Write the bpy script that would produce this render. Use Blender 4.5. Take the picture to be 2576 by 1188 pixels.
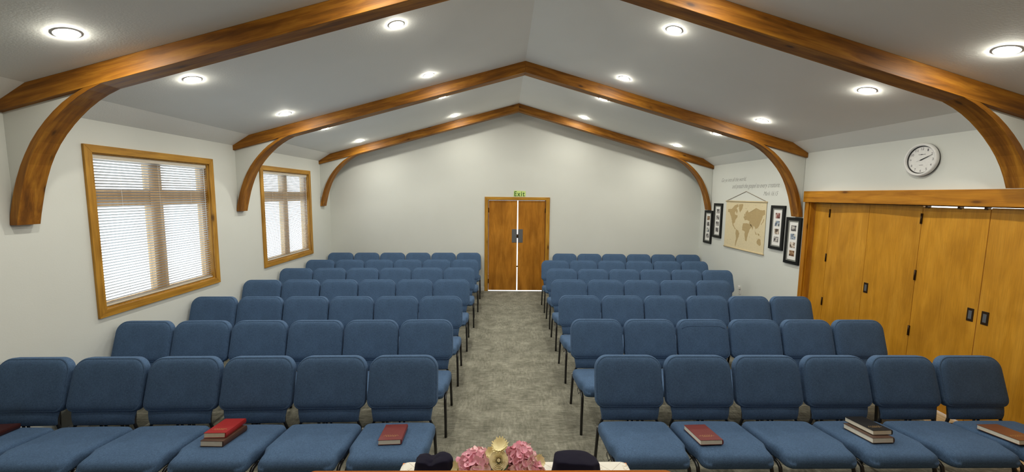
import bpy, bmesh, math, random
from mathutils import Vector, Matrix

S = bpy.context.scene
for o in list(bpy.data.objects): bpy.data.objects.remove(o, do_unlink=True)
COL = S.collection
PI = math.pi

# ------------------------------------------------------------------ camera
F_PX, PITCH, YAW, ROLL, CAM_H = 1003.70, 0.103237, 0.01895, 0.011086, 2.1624
cy, sy, cp, sp, cr, sr = math.cos(YAW), math.sin(YAW), math.cos(PITCH), math.sin(PITCH), math.cos(ROLL), math.sin(ROLL)
r0 = Vector((cy, -sy, 0)); u0 = Vector((sy*sp, cy*sp, cp)); fw = Vector((sy*cp, cy*cp, -sp))
right = cr*r0 + sr*u0; up = cr*u0 - sr*r0
cd = bpy.data.cameras.new('camera'); cam = bpy.data.objects.new('camera', cd); COL.objects.link(cam)
cd.sensor_fit = 'HORIZONTAL'; cd.sensor_width = 36.0; cd.lens = F_PX*36.0/2576.0; cd.clip_start = 0.05; cd.clip_end = 200
m = Matrix.Identity(4)
for i in range(3):
    m[i][0] = right[i]; m[i][1] = up[i]; m[i][2] = -fw[i]
m[0][3], m[1][3], m[2][3] = 0, 0, CAM_H
cam.matrix_world = m
S.camera = cam

# ------------------------------------------------------------------ world (bright overcast daylight outside) and exposure
W = bpy.data.worlds.new('world'); S.world = W; W.use_nodes = True
bg = W.node_tree.nodes['Background']
bg.inputs[0].default_value = (0.80, 0.92, 1.0, 1); bg.inputs[1].default_value = 4.0
S.view_settings.view_transform = 'Standard'
S.view_settings.look = 'None'
S.view_settings.exposure = 0.0
S.view_settings.gamma = 1.0
S.view_settings.use_curve_mapping = False
LAMP_STRENGTH = 372.0
LAMP_COLOR = (1.0, 0.955, 0.83, 1)

# ------------------------------------------------------------------ materials
def new_mat(name):
    mt = bpy.data.materials.new(name); mt.use_nodes = True
    nt = mt.node_tree; b = nt.nodes['Principled BSDF']
    return mt, nt, b
def N(nt, t, **kw):
    n = nt.nodes.new(t)
    for k, v in kw.items():
        if k in n.inputs: n.inputs[k].default_value = v
        else: setattr(n, k, v)
    return n
def L(nt, a, b): nt.links.new(a, b)
def ramp(nt, fac, stops):
    r = nt.nodes.new('ShaderNodeValToRGB')
    e = r.color_ramp.elements
    e[0].position, e[0].color = stops[0][0], (*stops[0][1], 1)
    e[1].position, e[1].color = stops[-1][0], (*stops[-1][1], 1)
    for p_, c_ in stops[1:-1]:
        x = e.new(p_); x.color = (*c_, 1)
    L(nt, fac, r.inputs[0]); return r.outputs[0]
def mix(nt, fac, a, b, mode='MIX'):
    n = nt.nodes.new('ShaderNodeMix'); n.data_type = 'RGBA'; n.blend_type = mode
    for sock, v in ((n.inputs[0], fac), (n.inputs[6], a), (n.inputs[7], b)):
        if isinstance(v, (int, float)): sock.default_value = v
        elif isinstance(v, tuple): sock.default_value = (*v, 1) if len(v) == 3 else v
        else: L(nt, v, sock)
    return n.outputs[2]
def bump(nt, b, h, strength, dist=0.002):
    n = nt.nodes.new('ShaderNodeBump'); n.inputs['Strength'].default_value = strength; n.inputs['Distance'].default_value = dist
    L(nt, h, n.inputs['Height']); L(nt, n.outputs[0], b.inputs['Normal'])

def plain(name, col, rough=0.5, metal=0.0, spec=0.5, emit=None):
    mt, nt, b = new_mat(name)
    b.inputs['Base Color'].default_value = (*col, 1); b.inputs['Roughness'].default_value = rough
    b.inputs['Metallic'].default_value = metal; b.inputs['Specular IOR Level'].default_value = spec
    if emit:
        b.inputs['Emission Color'].default_value = emit[0]; b.inputs['Emission Strength'].default_value = emit[1]
    n = N(nt, 'ShaderNodeTexNoise'); n.inputs['Scale'].default_value = 40
    c = nt.nodes.new('ShaderNodeTexCoord'); L(nt, c.outputs['Object'], n.inputs['Vector'])
    L(nt, mix(nt, 1.0, (*col, 1), ramp(nt, n.outputs[0], [(0.3, (0.94,)*3), (0.7, (1.0,)*3)]), 'MULTIPLY'), b.inputs['Base Color'])
    return mt

def plaster(name, col, bs=0.25, sc=90):
    mt, nt, b = new_mat(name)
    c = nt.nodes.new('ShaderNodeTexCoord')
    n = N(nt, 'ShaderNodeTexNoise'); n.inputs['Scale'].default_value = sc; n.inputs['Detail'].default_value = 4
    n2 = N(nt, 'ShaderNodeTexNoise'); n2.inputs['Scale'].default_value = 1.3; n2.inputs['Detail'].default_value = 3
    L(nt, c.outputs['Object'], n.inputs['Vector']); L(nt, c.outputs['Object'], n2.inputs['Vector'])
    v = ramp(nt, n2.outputs[0], [(0.3, (0.965, 0.965, 0.96)), (0.7, (1, 1, 1))])
    L(nt, mix(nt, 1.0, (*col, 1), v, 'MULTIPLY'), b.inputs['Base Color'])
    b.inputs['Roughness'].default_value = 0.75; b.inputs['Specular IOR Level'].default_value = 0.25
    bump(nt, b, n.outputs[0], bs, 0.0015)
    return mt

def wood(name, dark, mid, light, rough=0.35, knots=0.0, stretch=14.0, scale=1.0, blotch=0.5, spec=0.28, coat=0.0):
    """grain runs along the x axis of the per-vertex 'grain' attribute (metres)"""
    mt, nt, b = new_mat(name)
    a = nt.nodes.new('ShaderNodeAttribute'); a.attribute_name = 'grain'
    mp = nt.nodes.new('ShaderNodeMapping'); mp.inputs['Scale'].default_value = (1.1*scale, stretch*scale, stretch*scale)
    L(nt, a.outputs['Vector'], mp.inputs['Vector'])
    n = N(nt, 'ShaderNodeTexNoise'); n.inputs['Scale'].default_value = 1.6; n.inputs['Detail'].default_value = 7; n.inputs['Roughness'].default_value = 0.6
    n.inputs['Distortion'].default_value = 0.6
    L(nt, mp.outputs[0], n.inputs['Vector'])
    base = ramp(nt, n.outputs[0], [(0.30, dark), (0.50, mid), (0.68, light)])
    mp2 = nt.nodes.new('ShaderNodeMapping'); mp2.inputs['Scale'].default_value = (2.0*scale, 4.0*scale, 4.0*scale)
    L(nt, a.outputs['Vector'], mp2.inputs['Vector'])
    n2 = N(nt, 'ShaderNodeTexNoise'); n2.inputs['Scale'].default_value = 1.2; n2.inputs['Detail'].default_value = 4
    L(nt, mp2.outputs[0], n2.inputs['Vector'])
    k = 1.0 - 0.45*blotch
    col = mix(nt, 1.0, base, ramp(nt, n2.outputs[0], [(0.32, (k, k*0.97, k*0.93)), (0.62, (1.0, 1.0, 1.0))]), 'MULTIPLY')
    mp3 = nt.nodes.new('ShaderNodeMapping'); mp3.inputs['Scale'].default_value = (5, 160, 160)
    L(nt, a.outputs['Vector'], mp3.inputs['Vector'])
    n3 = N(nt, 'ShaderNodeTexNoise'); n3.inputs['Scale'].default_value = 1.0; n3.inputs['Detail'].default_value = 2
    L(nt, mp3.outputs[0], n3.inputs['Vector'])
    col = mix(nt, 1.0, col, ramp(nt, n3.outputs[0], [(0.35, (0.86,)*3), (0.6, (1.0,)*3)]), 'MULTIPLY')
    if knots > 0:
        mk = nt.nodes.new('ShaderNodeMapping'); mk.inputs['Scale'].default_value = (2.2, 6.5, 6.5)
        L(nt, a.outputs['Vector'], mk.inputs['Vector'])
        vo = N(nt, 'ShaderNodeTexVoronoi'); vo.inputs['Scale'].default_value = 1.0
        L(nt, mk.outputs[0], vo.inputs['Vector'])
        kn = ramp(nt, vo.outputs['Distance'], [(0.0, (1, 1, 1)), (knots*0.55, (0.85,)*3), (knots, (0.25,)*3), (knots*2.0, (0, 0, 0))])
        col = mix(nt, kn, col, (dark[0]*0.30, dark[1]*0.26, dark[2]*0.3))
    L(nt, col, b.inputs['Base Color'])
    b.inputs['Roughness'].default_value = rough; b.inputs['Specular IOR Level'].default_value = spec
    b.inputs['Coat Weight'].default_value = coat; b.inputs['Coat Roughness'].default_value = 0.2
    bump(nt, b, n3.outputs[0], 0.15, 0.0008)
    return mt

def fabric(name, col, col2):
    mt, nt, b = new_mat(name)
    c = nt.nodes.new('ShaderNodeTexCoord')
    def strand(sc):
        mp = nt.nodes.new('ShaderNodeMapping'); mp.inputs['Scale'].default_value = sc; L(nt, c.outputs['Object'], mp.inputs['Vector'])
        q = N(nt, 'ShaderNodeTexNoise'); q.inputs['Scale'].default_value = 1.0; q.inputs['Detail'].default_value = 2; L(nt, mp.outputs[0], q.inputs['Vector']); return q
    w1 = strand((60, 420, 420)); w2 = strand((420, 60, 60))
    n = N(nt, 'ShaderNodeTexNoise'); n.inputs['Scale'].default_value = 210; n.inputs['Detail'].default_value = 3; n.inputs['Roughness'].default_value = 0.7
    n2 = N(nt, 'ShaderNodeTexNoise'); n2.inputs['Scale'].default_value = 9; n2.inputs['Detail'].default_value = 3
    for q in (n, n2): L(nt, c.outputs['Object'], q.inputs['Vector'])
    f = mix(nt, 0.5, w1.outputs[0], w2.outputs[0]); f = mix(nt, 0.45, f, n.outputs[0])
    base = ramp(nt, f, [(0.32, col), (0.68, col2)])
    L(nt, mix(nt, 1.0, base, ramp(nt, n2.outputs[0], [(0.3, (0.92,)*3), (0.7, (1.04,)*3)]), 'MULTIPLY'), b.inputs['Base Color'])
    b.inputs['Roughness'].default_value = 0.9; b.inputs['Specular IOR Level'].default_value = 0.15
    b.inputs['Sheen Weight'].default_value = 0.05; b.inputs['Sheen Roughness'].default_value = 0.5; b.inputs['Sheen Tint'].default_value = (0.6, 0.75, 1.0, 1)
    bump(nt, b, f, 0.35, 0.001)
    return mt

def carpet_mat():
    mt, nt, b = new_mat('carpet')
    c = nt.nodes.new('ShaderNodeTexCoord')
    def streak(sx, sy_, seed):
        mp = nt.nodes.new('ShaderNodeMapping'); mp.inputs['Scale'].default_value = (sx, sy_, 1); mp.inputs['Location'].default_value = (seed, seed*2, 0)
        L(nt, c.outputs['Object'], mp.inputs['Vector'])
        n = N(nt, 'ShaderNodeTexNoise'); n.inputs['Scale'].default_value = 1; n.inputs['Detail'].default_value = 8; n.inputs['Roughness'].default_value = 0.68
        L(nt, mp.outputs[0], n.inputs['Vector']); return n.outputs[0]
    a = streak(11, 42, 3.1); d = streak(42, 11, 7.7)
    ck = N(nt, 'ShaderNodeTexChecker'); ck.inputs['Scale'].default_value = 2.0
    ck.inputs['Color1'].default_value = (1, 1, 1, 1); ck.inputs['Color2'].default_value = (0, 0, 0, 1)
    mo = nt.nodes.new('ShaderNodeMapping'); mo.inputs['Location'].default_value = (0.13, 0.21, 0.37); L(nt, c.outputs['Object'], mo.inputs['Vector']); L(nt, mo.outputs[0], ck.inputs['Vector'])
    f = mix(nt, ck.outputs['Fac'], mix(nt, 0.30, a, d), mix(nt, 0.60, a, d))
    big = N(nt, 'ShaderNodeTexNoise'); big.inputs['Scale'].default_value = 5.0; big.inputs['Detail'].default_value = 6; L(nt, c.outputs['Object'], big.inputs['Vector'])
    f = mix(nt, 0.30, f, big.outputs[0])
    fine = N(nt, 'ShaderNodeTexNoise'); fine.inputs['Scale'].default_value = 260; fine.inputs['Detail'].default_value = 2; L(nt, c.outputs['Object'], fine.inputs['Vector'])
    f = mix(nt, 0.30, f, fine.outputs[0])
    col = ramp(nt, f, [(0.38, (0.092, 0.090, 0.070)), (0.49, (0.204, 0.199, 0.160)), (0.60, (0.370, 0.363, 0.300))])
    L(nt, col, b.inputs['Base Color']); b.inputs['Roughness'].default_value = 0.95; b.inputs['Specular IOR Level'].default_value = 0.1
    bump(nt, b, fine.outputs[0], 0.5, 0.003)
    return mt

M = {}
M['wall'] = plaster('painted_wall', (0.68, 0.70, 0.665))
M['ceiling'] = plaster('ceiling_paint', (0.81, 0.82, 0.785), 0.55, 70)
M['carpet'] = carpet_mat()
M['beam'] = wood('stained_beam', (0.14, 0.049, 0.004), (0.28, 0.106, 0.008), (0.45, 0.195, 0.018), 0.52, spec=0.3, knots=0.10, stretch=11, blotch=0.3)
M['casing'] = wood('pine_casing', (0.32, 0.150, 0.016), (0.49, 0.245, 0.030), (0.61, 0.330, 0.050), 0.4, knots=0.14, stretch=11, blotch=0.4)
M['header'] = wood('pine_header', (0.35, 0.128, 0.006), (0.50, 0.205, 0.011), (0.61, 0.270, 0.020), 0.42, knots=0.13, stretch=10, blotch=0.4)
M['jamb'] = wood('dark_jamb', (0.13, 0.036, 0.008), (0.20, 0.06, 0.012), (0.27, 0.09, 0.02), 0.4, stretch=11)
M['leaf'] = wood('door_plywood', (0.34, 0.128, 0.013), (0.47, 0.190, 0.020), (0.60, 0.260, 0.036), 0.35, stretch=7, scale=0.8, blotch=0.7)
M['panel'] = wood('folding_plywood', (0.50, 0.225, 0.014), (0.60, 0.280, 0.022), (0.68, 0.335, 0.034), 0.33, stretch=6, scale=0.8, blotch=0.45)
M['sash'] = wood('window_pine', (0.45, 0.26, 0.10), (0.60, 0.38, 0.17), (0.70, 0.48, 0.25), 0.45, stretch=10)
M['laminate'] = wood('light_floor', (0.50, 0.36, 0.19), (0.62, 0.47, 0.27), (0.72, 0.57, 0.36), 0.35, stretch=20)
M['lectern'] = wood('lectern_wood', (0.52, 0.12, 0.012), (0.68, 0.19, 0.020), (0.78, 0.25, 0.035), 0.22, stretch=10, coat=0.3)
M['fabric'] = fabric('blue_fabric', (0.034, 0.063, 0.125), (0.100, 0.177, 0.312))
M['metal'] = plain('black_metal', (0.012, 0.012, 0.013), 0.35, 0.0, 0.6)
M['steel'] = plain('brushed_steel', (0.20, 0.21, 0.22), 0.38, 0.6)
M['bronze'] = plain('dark_bronze', (0.055, 0.030, 0.012), 0.4, 0.7)
M['white'] = plain('white_plastic', (0.80, 0.80, 0.79), 0.4)
M['trimwhite'] = plain('white_trim_paint', (0.74, 0.74, 0.71), 0.45)
M['slat'] = plain('blind_slat', (0.78, 0.77, 0.74), 0.45)
M['beige'] = plain('beige_rail', (0.66, 0.60, 0.50), 0.45)
M['black'] = plain('black_frame', (0.008, 0.009, 0.009), 0.45, 0.0, 0.2)
M['grey'] = plain('grey_liner', (0.22, 0.23, 0.21), 0.45)
M['mat'] = plain('white_mat_board', (0.82, 0.82, 0.80), 0.8)
M['ink'] = plain('grey_ink', (0.20, 0.20, 0.19), 0.8)
M['clockink'] = plain('clock_ink', (0.16, 0.16, 0.17), 0.7)
M['hand'] = plain('clock_hand_black', (0.02, 0.02, 0.02), 0.4)
M['exitglow'] = plain('lime_sign', (0.62, 0.78, 0.26), 0.6)
M['exitink'] = plain('green_ink', (0.035, 0.13, 0.02), 0.6)
M['parch'] = plain('parchment', (0.72, 0.62, 0.40), 0.8)
M['landmass'] = plain('tan_print', (0.47, 0.35, 0.17), 0.8)
M['rope'] = plain('brown_cord', (0.22, 0.16, 0.10), 0.9)
M['rod'] = plain('pale_wood_rod', (0.62, 0.50, 0.30), 0.6)
M['page'] = plain('book_pages', (0.92, 0.89, 0.76), 0.8)
M['gold'] = plain('gold_foil', (0.62, 0.40, 0.16), 0.4, 0.5)
M['velvet'] = plain('navy_velvet', (0.004, 0.003, 0.016), 0.85, 0.0, 0.2)
M['velvet'].node_tree.nodes['Principled BSDF'].inputs['Sheen Weight'].default_value = 0.03
M['pink'] = plain('pink_petal', (0.90, 0.45, 0.56), 0.7)
M['pink2'] = plain('light_pink_petal', (0.96, 0.66, 0.68), 0.7)
M['cream'] = plain('cream_petal', (0.98, 0.90, 0.62), 0.7)
M['yellow'] = plain('yellow_petal', (0.98, 0.88, 0.52), 0.7)
M['leafgreen'] = plain('leaf_green', (0.07, 0.13, 0.04), 0.6)
M['cup'] = plain('flower_bowl', (0.5, 0.42, 0.3), 0.4)

def glass_mat():
    mt, nt, b = new_mat('window_glass')
    b.inputs['Base Color'].default_value = (1, 1, 1, 1); b.inputs['Roughness'].default_value = 0.0
    b.inputs['Transmission Weight'].default_value = 1.0; b.inputs['IOR'].default_value = 1.01
    return mt
M['glass'] = glass_mat()
mt, nt, b = new_mat('lamp_glow')
b.inputs['Base Color'].default_value = (0.9, 0.9, 0.9, 1)
b.inputs['Emission Color'].default_value = LAMP_COLOR; b.inputs['Emission Strength'].default_value = LAMP_STRENGTH
M['glow'] = mt

def cloth_mat():
    mt, nt, b = new_mat('lace_cloth')
    c = nt.nodes.new('ShaderNodeTexCoord')
    mp = nt.nodes.new('ShaderNodeMapping'); mp.inputs['Rotation'].default_value = (0, 0, PI/4)
    L(nt, c.outputs['Object'], mp.inputs['Vector'])
    br = N(nt, 'ShaderNodeTexBrick'); br.offset = 0.0; br.inputs['Scale'].default_value = 1.0
    br.inputs['Brick Width'].default_value = 0.10; br.inputs['Row Height'].default_value = 0.10; br.inputs['Mortar Size'].default_value = 0.0012
    br.inputs['Color1'].default_value = (1, 1, 1, 1); br.inputs['Color2'].default_value = (1, 1, 1, 1); br.inputs['Mortar'].default_value = (0, 0, 0, 1)
    L(nt, mp.outputs[0], br.inputs['Vector'])
    v = N(nt, 'ShaderNodeTexVoronoi'); v.feature = 'DISTANCE_TO_EDGE'; v.inputs['Scale'].default_value = 55
    L(nt, c.outputs['Object'], v.inputs['Vector'])
    n = N(nt, 'ShaderNodeTexNoise'); n.inputs['Scale'].default_value = 14; L(nt, c.outputs['Object'], n.inputs['Vector'])
    marks = mix(nt, ramp(nt, n.outputs[0], [(0.50, (0, 0, 0)), (0.56, (1, 1, 1))]), (1, 1, 1), ramp(nt, v.outputs['Distance'], [(0.03, (0.72, 0.62, 0.50)), (0.07, (1, 1, 1))]))
    col = mix(nt, 1.0, (0.80, 0.77, 0.70), marks, 'MULTIPLY')
    col = mix(nt, 1.0, col, ramp(nt, br.outputs['Color'], [(0.2, (0.60, 0.55, 0.50)), (0.6, (1, 1, 1))]), 'MULTIPLY')
    L(nt, col, b.inputs['Base Color']); b.inputs['Roughness'].default_value = 0.85
    return mt
M['cloth'] = cloth_mat()

_nt = M['slat'].node_tree; _b = _nt.nodes['Principled BSDF']
_tr = _nt.nodes.new('ShaderNodeBsdfTranslucent'); _tr.inputs[0].default_value = (0.72, 0.80, 0.92, 1)
_mx = _nt.nodes.new('ShaderNodeMixShader'); _mx.inputs[0].default_value = 0.17
_out = [q for q in _nt.nodes if q.type == 'OUTPUT_MATERIAL'][0]
L(_nt, _b.outputs[0], _mx.inputs[1]); L(_nt, _tr.outputs[0], _mx.inputs[2]); L(_nt, _mx.outputs[0], _out.inputs['Surface'])
def photo_mat(name, seed, stops, sc=22):
    mt, nt, b = new_mat(name)
    c = nt.nodes.new('ShaderNodeTexCoord'); mp = nt.nodes.new('ShaderNodeMapping'); mp.inputs['Location'].default_value = (seed*3.3, seed*1.7, seed)
    L(nt, c.outputs['Object'], mp.inputs['Vector'])
    n = N(nt, 'ShaderNodeTexNoise'); n.inputs['Scale'].default_value = sc; n.inputs['Detail'].default_value = 3
    L(nt, mp.outputs[0], n.inputs['Vector']); L(nt, ramp(nt, n.outputs[0], stops), b.inputs['Base Color'])
    b.inputs['Roughness'].default_value = 0.35
    return mt
GREYP = [(0.38, (0.03, 0.03, 0.035)), (0.5, (0.18, 0.17, 0.17)), (0.62, (0.55, 0.53, 0.5))]
BROWNP = [(0.38, (0.05, 0.02, 0.01)), (0.5, (0.22, 0.11, 0.05)), (0.62, (0.5, 0.36, 0.22))]
REDP = [(0.38, (0.04, 0.02, 0.02)), (0.5, (0.25, 0.06, 0.05)), (0.62, (0.5, 0.4, 0.36))]
BLUEP = [(0.38, (0.05, 0.05, 0.06)), (0.5, (0.25, 0.33, 0.45)), (0.62, (0.65, 0.62, 0.5))]
TANP = [(0.38, (0.06, 0.04, 0.03)), (0.5, (0.42, 0.33, 0.25)), (0.62, (0.75, 0.68, 0.6))]

# ------------------------------------------------------------------ mesh helpers
GX = lambda c: (c[0], c[1], c[2])
GY = lambda c: (c[1], c[0], c[2])
GZ = lambda c: (c[2], c[0], c[1])

class MB:
    def __init__(s): s.v = []; s.f = []; s.sm = []
    def add(s, vs, fs, smooth=False):
        o = len(s.v); s.v += [tuple(q) for q in vs]
        for f in fs: s.f.append([o+i for i in f]); s.sm.append(smooth)
        return s
    def box(s, x0, x1, y0, y1, z0, z1, mat=None):
        vs = [(x, y, z) for z in (z0, z1) for y in (y0, y1) for x in (x0, x1)]
        if mat is not None: vs = [tuple(mat @ Vector(q)) for q in vs]
        return s.add(vs, [(0, 2, 3, 1), (4, 5, 7, 6), (0, 1, 5, 4), (2, 6, 7, 3), (0, 4, 6, 2), (1, 3, 7, 5)])
    def prism(s, poly, axis, a0, a1, smooth=False):
        """polygon in the two other axes, extruded along axis"""
        def P(u, v, w):
            return {'x': (w, u, v), 'y': (u, w, v), 'z': (u, v, w)}[axis]
        n = len(poly)
        vs = [P(u, v, a0) for u, v in poly] + [P(u, v, a1) for u, v in poly]
        s.add(vs, [tuple(range(n))[::-1], tuple(range(n, 2*n))], False)
        o = len(s.v) - 2*n
        for i in range(n):
            s.f.append([o+i, o+(i+1) % n, o+n+(i+1) % n, o+n+i]); s.sm.append(smooth)
        return s
    def tube(s, pts, r, n=10, closed=False, caps=True, ry=None):
        pts = [Vector(q) for q in pts]; m_ = len(pts); rings = []
        prev = None
        for i, q in enumerate(pts):
            if closed: t = (pts[(i+1) % m_] - pts[i-1]).normalized()
            else: t = ((pts[i+1] if i < m_-1 else q) - (pts[i-1] if i else q)).normalized()
            a = prev if prev is not None else (Vector((0, 0, 1)) if abs(t.z) < 0.9 else Vector((1, 0, 0)))
            b1 = (a - t*a.dot(t)).normalized(); b2 = t.cross(b1); prev = b1
            rings.append([q + b1*(r*math.cos(2*PI*k/n)) + b2*((ry or r)*math.sin(2*PI*k/n)) for k in range(n)])
        o = len(s.v); s.v += [tuple(q) for rg in rings for q in rg]
        for i in range(m_ if closed else m_-1):
            j = (i+1) % m_
            for k in range(n):
                s.f.append([o+i*n+k, o+i*n+(k+1) % n, o+j*n+(k+1) % n, o+j*n+k]); s.sm.append(True)
        if caps and not closed:
            s.f.append([o+k for k in range(n)][::-1]); s.sm.append(False)
            s.f.append([o+(m_-1)*n+k for k in range(n)]); s.sm.append(False)
        return s
    def lathe(s, prof, n=32, center=(0, 0, 0), smooth=True, mat=None):
        """profile of (r, z) revolved round z"""
        vs = []
        for r, z in prof:
            for k in range(n): vs.append((center[0]+r*math.cos(2*PI*k/n), center[1]+r*math.sin(2*PI*k/n), center[2]+z))
        if mat is not None: vs = [tuple(mat @ Vector(q)) for q in vs]
        fs = [(i*n+k, i*n+(k+1) % n, (i+1)*n+(k+1) % n, (i+1)*n+k) for i in range(len(prof)-1) for k in range(n)]
        s.add(vs, fs, smooth)
        return s
    def loops(s, rings, cap0=True, cap1=True, smooth=True):
        n = len(rings[0]); o = len(s.v)
        for r in rings: s.v += [tuple(q) for q in r]
        for i in range(len(rings)-1):
            for k in range(n):
                s.f.append([o+i*n+k, o+i*n+(k+1) % n, o+(i+1)*n+(k+1) % n, o+(i+1)*n+k]); s.sm.append(smooth)
        if cap0: s.f.append([o+k for k in range(n)][::-1]); s.sm.append(smooth)
        if cap1: s.f.append([o+(len(rings)-1)*n+k for k in range(n)]); s.sm.append(smooth)
        return s
    def build(s, name, mat, parent=None, grain=None, bevel=0, loc=None, fix=True):
        me = bpy.data.meshes.new(name); me.from_pydata(s.v, [], s.f)
        for p_, q in zip(me.polygons, s.sm): p_.use_smooth = q
        bm = bmesh.new(); bm.from_mesh(me)
        if fix: bmesh.ops.recalc_face_normals(bm, faces=bm.faces)
        if bevel: bmesh.ops.bevel(bm, geom=list(bm.edges), offset=bevel, segments=2, affect='EDGES', profile=0.6)
        bm.to_mesh(me); bm.free()
        if grain:
            at = me.attributes.new('grain', 'FLOAT_VECTOR', 'POINT')
            for i, v in enumerate(me.vertices): at.data[i].vector = grain(v.co)
        me.materials.append(M[mat] if isinstance(mat, str) else mat)
        o = bpy.data.objects.new(name, me); COL.objects.link(o)
        if parent is not None: o.parent = parent
        if loc is not None: o.location = loc
        return o

def tag(o, label=None, cat=None, group=None, kind=None):
    if label: o['label'] = label
    if cat: o['category'] = cat
    if group: o['group'] = group
    if kind: o['kind'] = kind
    return o
def empty(name, loc=(0, 0, 0), rz=0.0):
    o = bpy.data.objects.new(name, None); COL.objects.link(o); o.empty_display_size = 0.1
    o.location = loc; o.rotation_euler = (0, 0, rz); return o
def copy_tree(o, parent=None):
    c = o.copy(); COL.objects.link(c)
    if parent is not None: c.parent = parent
    for ch in [q for q in list(COL.objects) if q.parent == o]: copy_tree(ch, c)
    return c
def text_mesh(body, size=1.0, shear=0.0, offset=0.0, spacing=1.0):
    cu = bpy.data.curves.new('lettering', 'FONT'); cu.body = body; cu.size = size; cu.shear = shear; cu.offset = offset; cu.space_character = spacing
    cu.align_x = 'LEFT'
    o = bpy.data.objects.new('lettering_source', cu); COL.objects.link(o)
    bpy.context.view_layer.update()
    me = bpy.data.meshes.new_from_object(o.evaluated_get(bpy.context.evaluated_depsgraph_get()))
    bpy.data.objects.remove(o, do_unlink=True)
    return [v.co.copy() for v in me.vertices], [list(p_.vertices) for p_ in me.polygons]
def text_fit(body, w, h=None, **kw):
    vs, fs = text_mesh(body, **kw)
    x0 = min(v.x for v in vs); x1 = max(v.x for v in vs); y1 = max(v.y for v in vs)
    sx = w/(x1-x0); syy = sx if h is None else h/y1
    return [((v.x-x0)*sx, v.y*syy) for v in vs], fs

# ------------------------------------------------------------------ dimensions (metres)
R = 0.270; WL = -3.825; WR = 4.372; YB = 8.835; YF = -2.6
HZ = 4.0185; KX = 3.862; KZ = 2.957; WZ = 2.8086; SL = (HZ-KZ)/KX
HW = (WR-WL)/2
ARCH_Y = [3.143, 5.767, 8.3665]; TH = 0.163
WT = 0.16
def ceil_z(x):
    d = abs(x-R)
    return HZ-SL*d if d <= KX else KZ-(d-KX)*(KZ-WZ)/(HW-KX)

def struct(o): o['kind'] = 'structure'; return o

# ------------------------------------------------------------------ floor, ceiling, walls
mb = MB(); mb.box(WL-WT, WR+WT, YF-WT, YB+0.0, -0.1, 0.0); struct(mb.build('floor', 'carpet'))
mb = MB(); mb.box(4.13, 4.50, 1.30, 5.64, -0.02, 0.006)
st = mb.build('floor_threshold', 'laminate', grain=GY); struct(st)
mb = MB(); mb.box(WL+0.001, WR-0.001, YF+0.001, 1.15, 0.0, 0.40); struct(mb.build('floor_platform', 'carpet'))

ct = 0.12
prof = [(WL-WT, WZ-0.0), (WL, WZ), (R-KX, KZ), (R, HZ), (R+KX, KZ), (WR, WZ), (WR+WT, WZ), (WR+WT, WZ+ct), (WR, WZ+ct), (R+KX, KZ+ct), (R, HZ+ct), (R-KX, KZ+ct), (WL, WZ+ct), (WL-WT, WZ+ct)]
mb = MB()
segs = [((WL-WT, WZ), (WL, WZ)), ((WL, WZ), (R-KX, KZ)), ((R-KX, KZ), (R, HZ)), ((R, HZ), (R+KX, KZ)), ((R+KX, KZ), (WR, WZ)), ((WR, WZ), (WR+WT, WZ))]
for a_, b_ in segs:
    mb.prism([a_, b_, (b_[0], b_[1]+ct), (a_[0], a_[1]+ct)], 'y', YF-WT, YB+WT)
struct(mb.build('ceiling', 'ceiling'))

WIN = [(3.731, 5.3376), (6.342, 7.955)]; WZ0, WZ1 = 0.952, 2.580; CW = 0.072
mb = MB()   # left wall with two window openings
ys = [YF-WT, WIN[0][0]+CW, WIN[0][1]-CW, WIN[1][0]+CW, WIN[1][1]-CW, YB]
mb.box(WL-WT, WL, ys[0], ys[1], 0, WZ); mb.box(WL-WT, WL, ys[2], ys[3], 0, WZ); mb.box(WL-WT, WL, ys[4], ys[5], 0, WZ)
for a_, b_ in ((1, 2), (3, 4)):
    mb.box(WL-WT, WL, ys[a_], ys[b_], 0, WZ0+CW); mb.box(WL-WT, WL, ys[a_], ys[b_], WZ1-CW, WZ)
struct(mb.build('wall_left', 'wall'))
DY0, DY1, DZ = 1.40, 5.66, 2.11
mb = MB(); mb.box(WR, WR+WT, DY1, YB, 0, WZ); mb.box(WR, WR+WT, YF-WT, DY0, 0, WZ); mb.box(WR, WR+WT, DY0, DY1, DZ, WZ)
struct(mb.build('wall_right', 'wall'))
# back wall gable with door opening
OX0, OX1, OZ = -0.372, 0.917, 2.050
mb = MB()
def topz(x): return ceil_z(x)+0.02
mb.prism([(WL-WT, 0), (OX0, 0), (OX0, topz(OX0)), (R-KX, topz(R-KX)), (WL-WT, WZ+0.02)], 'y', YB, YB+WT)
mb.prism([(OX0, OZ), (OX1, OZ), (OX1, topz(OX1)), (R, HZ+0.02), (OX0, topz(OX0))], 'y', YB, YB+WT)
mb.prism([(OX1, 0), (WR+WT, 0), (WR+WT, WZ+0.02), (R+KX, topz(R+KX)), (OX1, topz(OX1))], 'y', YB, YB+WT)
struct(mb.build('wall_back', 'wall'))
mb = MB(); mb.prism([(WL-WT, 0), (WR+WT, 0), (WR+WT, WZ+0.02), (R+KX, topz(R+KX)), (R, HZ+0.02), (R-KX, topz(R-KX)), (WL-WT, WZ+0.02)], 'y', YF-WT, YF)
struct(mb.build('wall_front', 'leaf', grain=GZ))  # unseen wall behind the camera; dark wood added to cut bounce light
mb = MB(); mb.box(WL, OX0-0.067, YB-0.014, YB, 0, 0.088); struct(mb.build('baseboard_back', 'trimwhite', bevel=0.003))
mb = MB(); mb.box(OX1+0.067, WR, YB-0.014, YB, 0, 0.088); struct(mb.build('baseboard_back_right', 'trimwhite', bevel=0.003))
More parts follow.
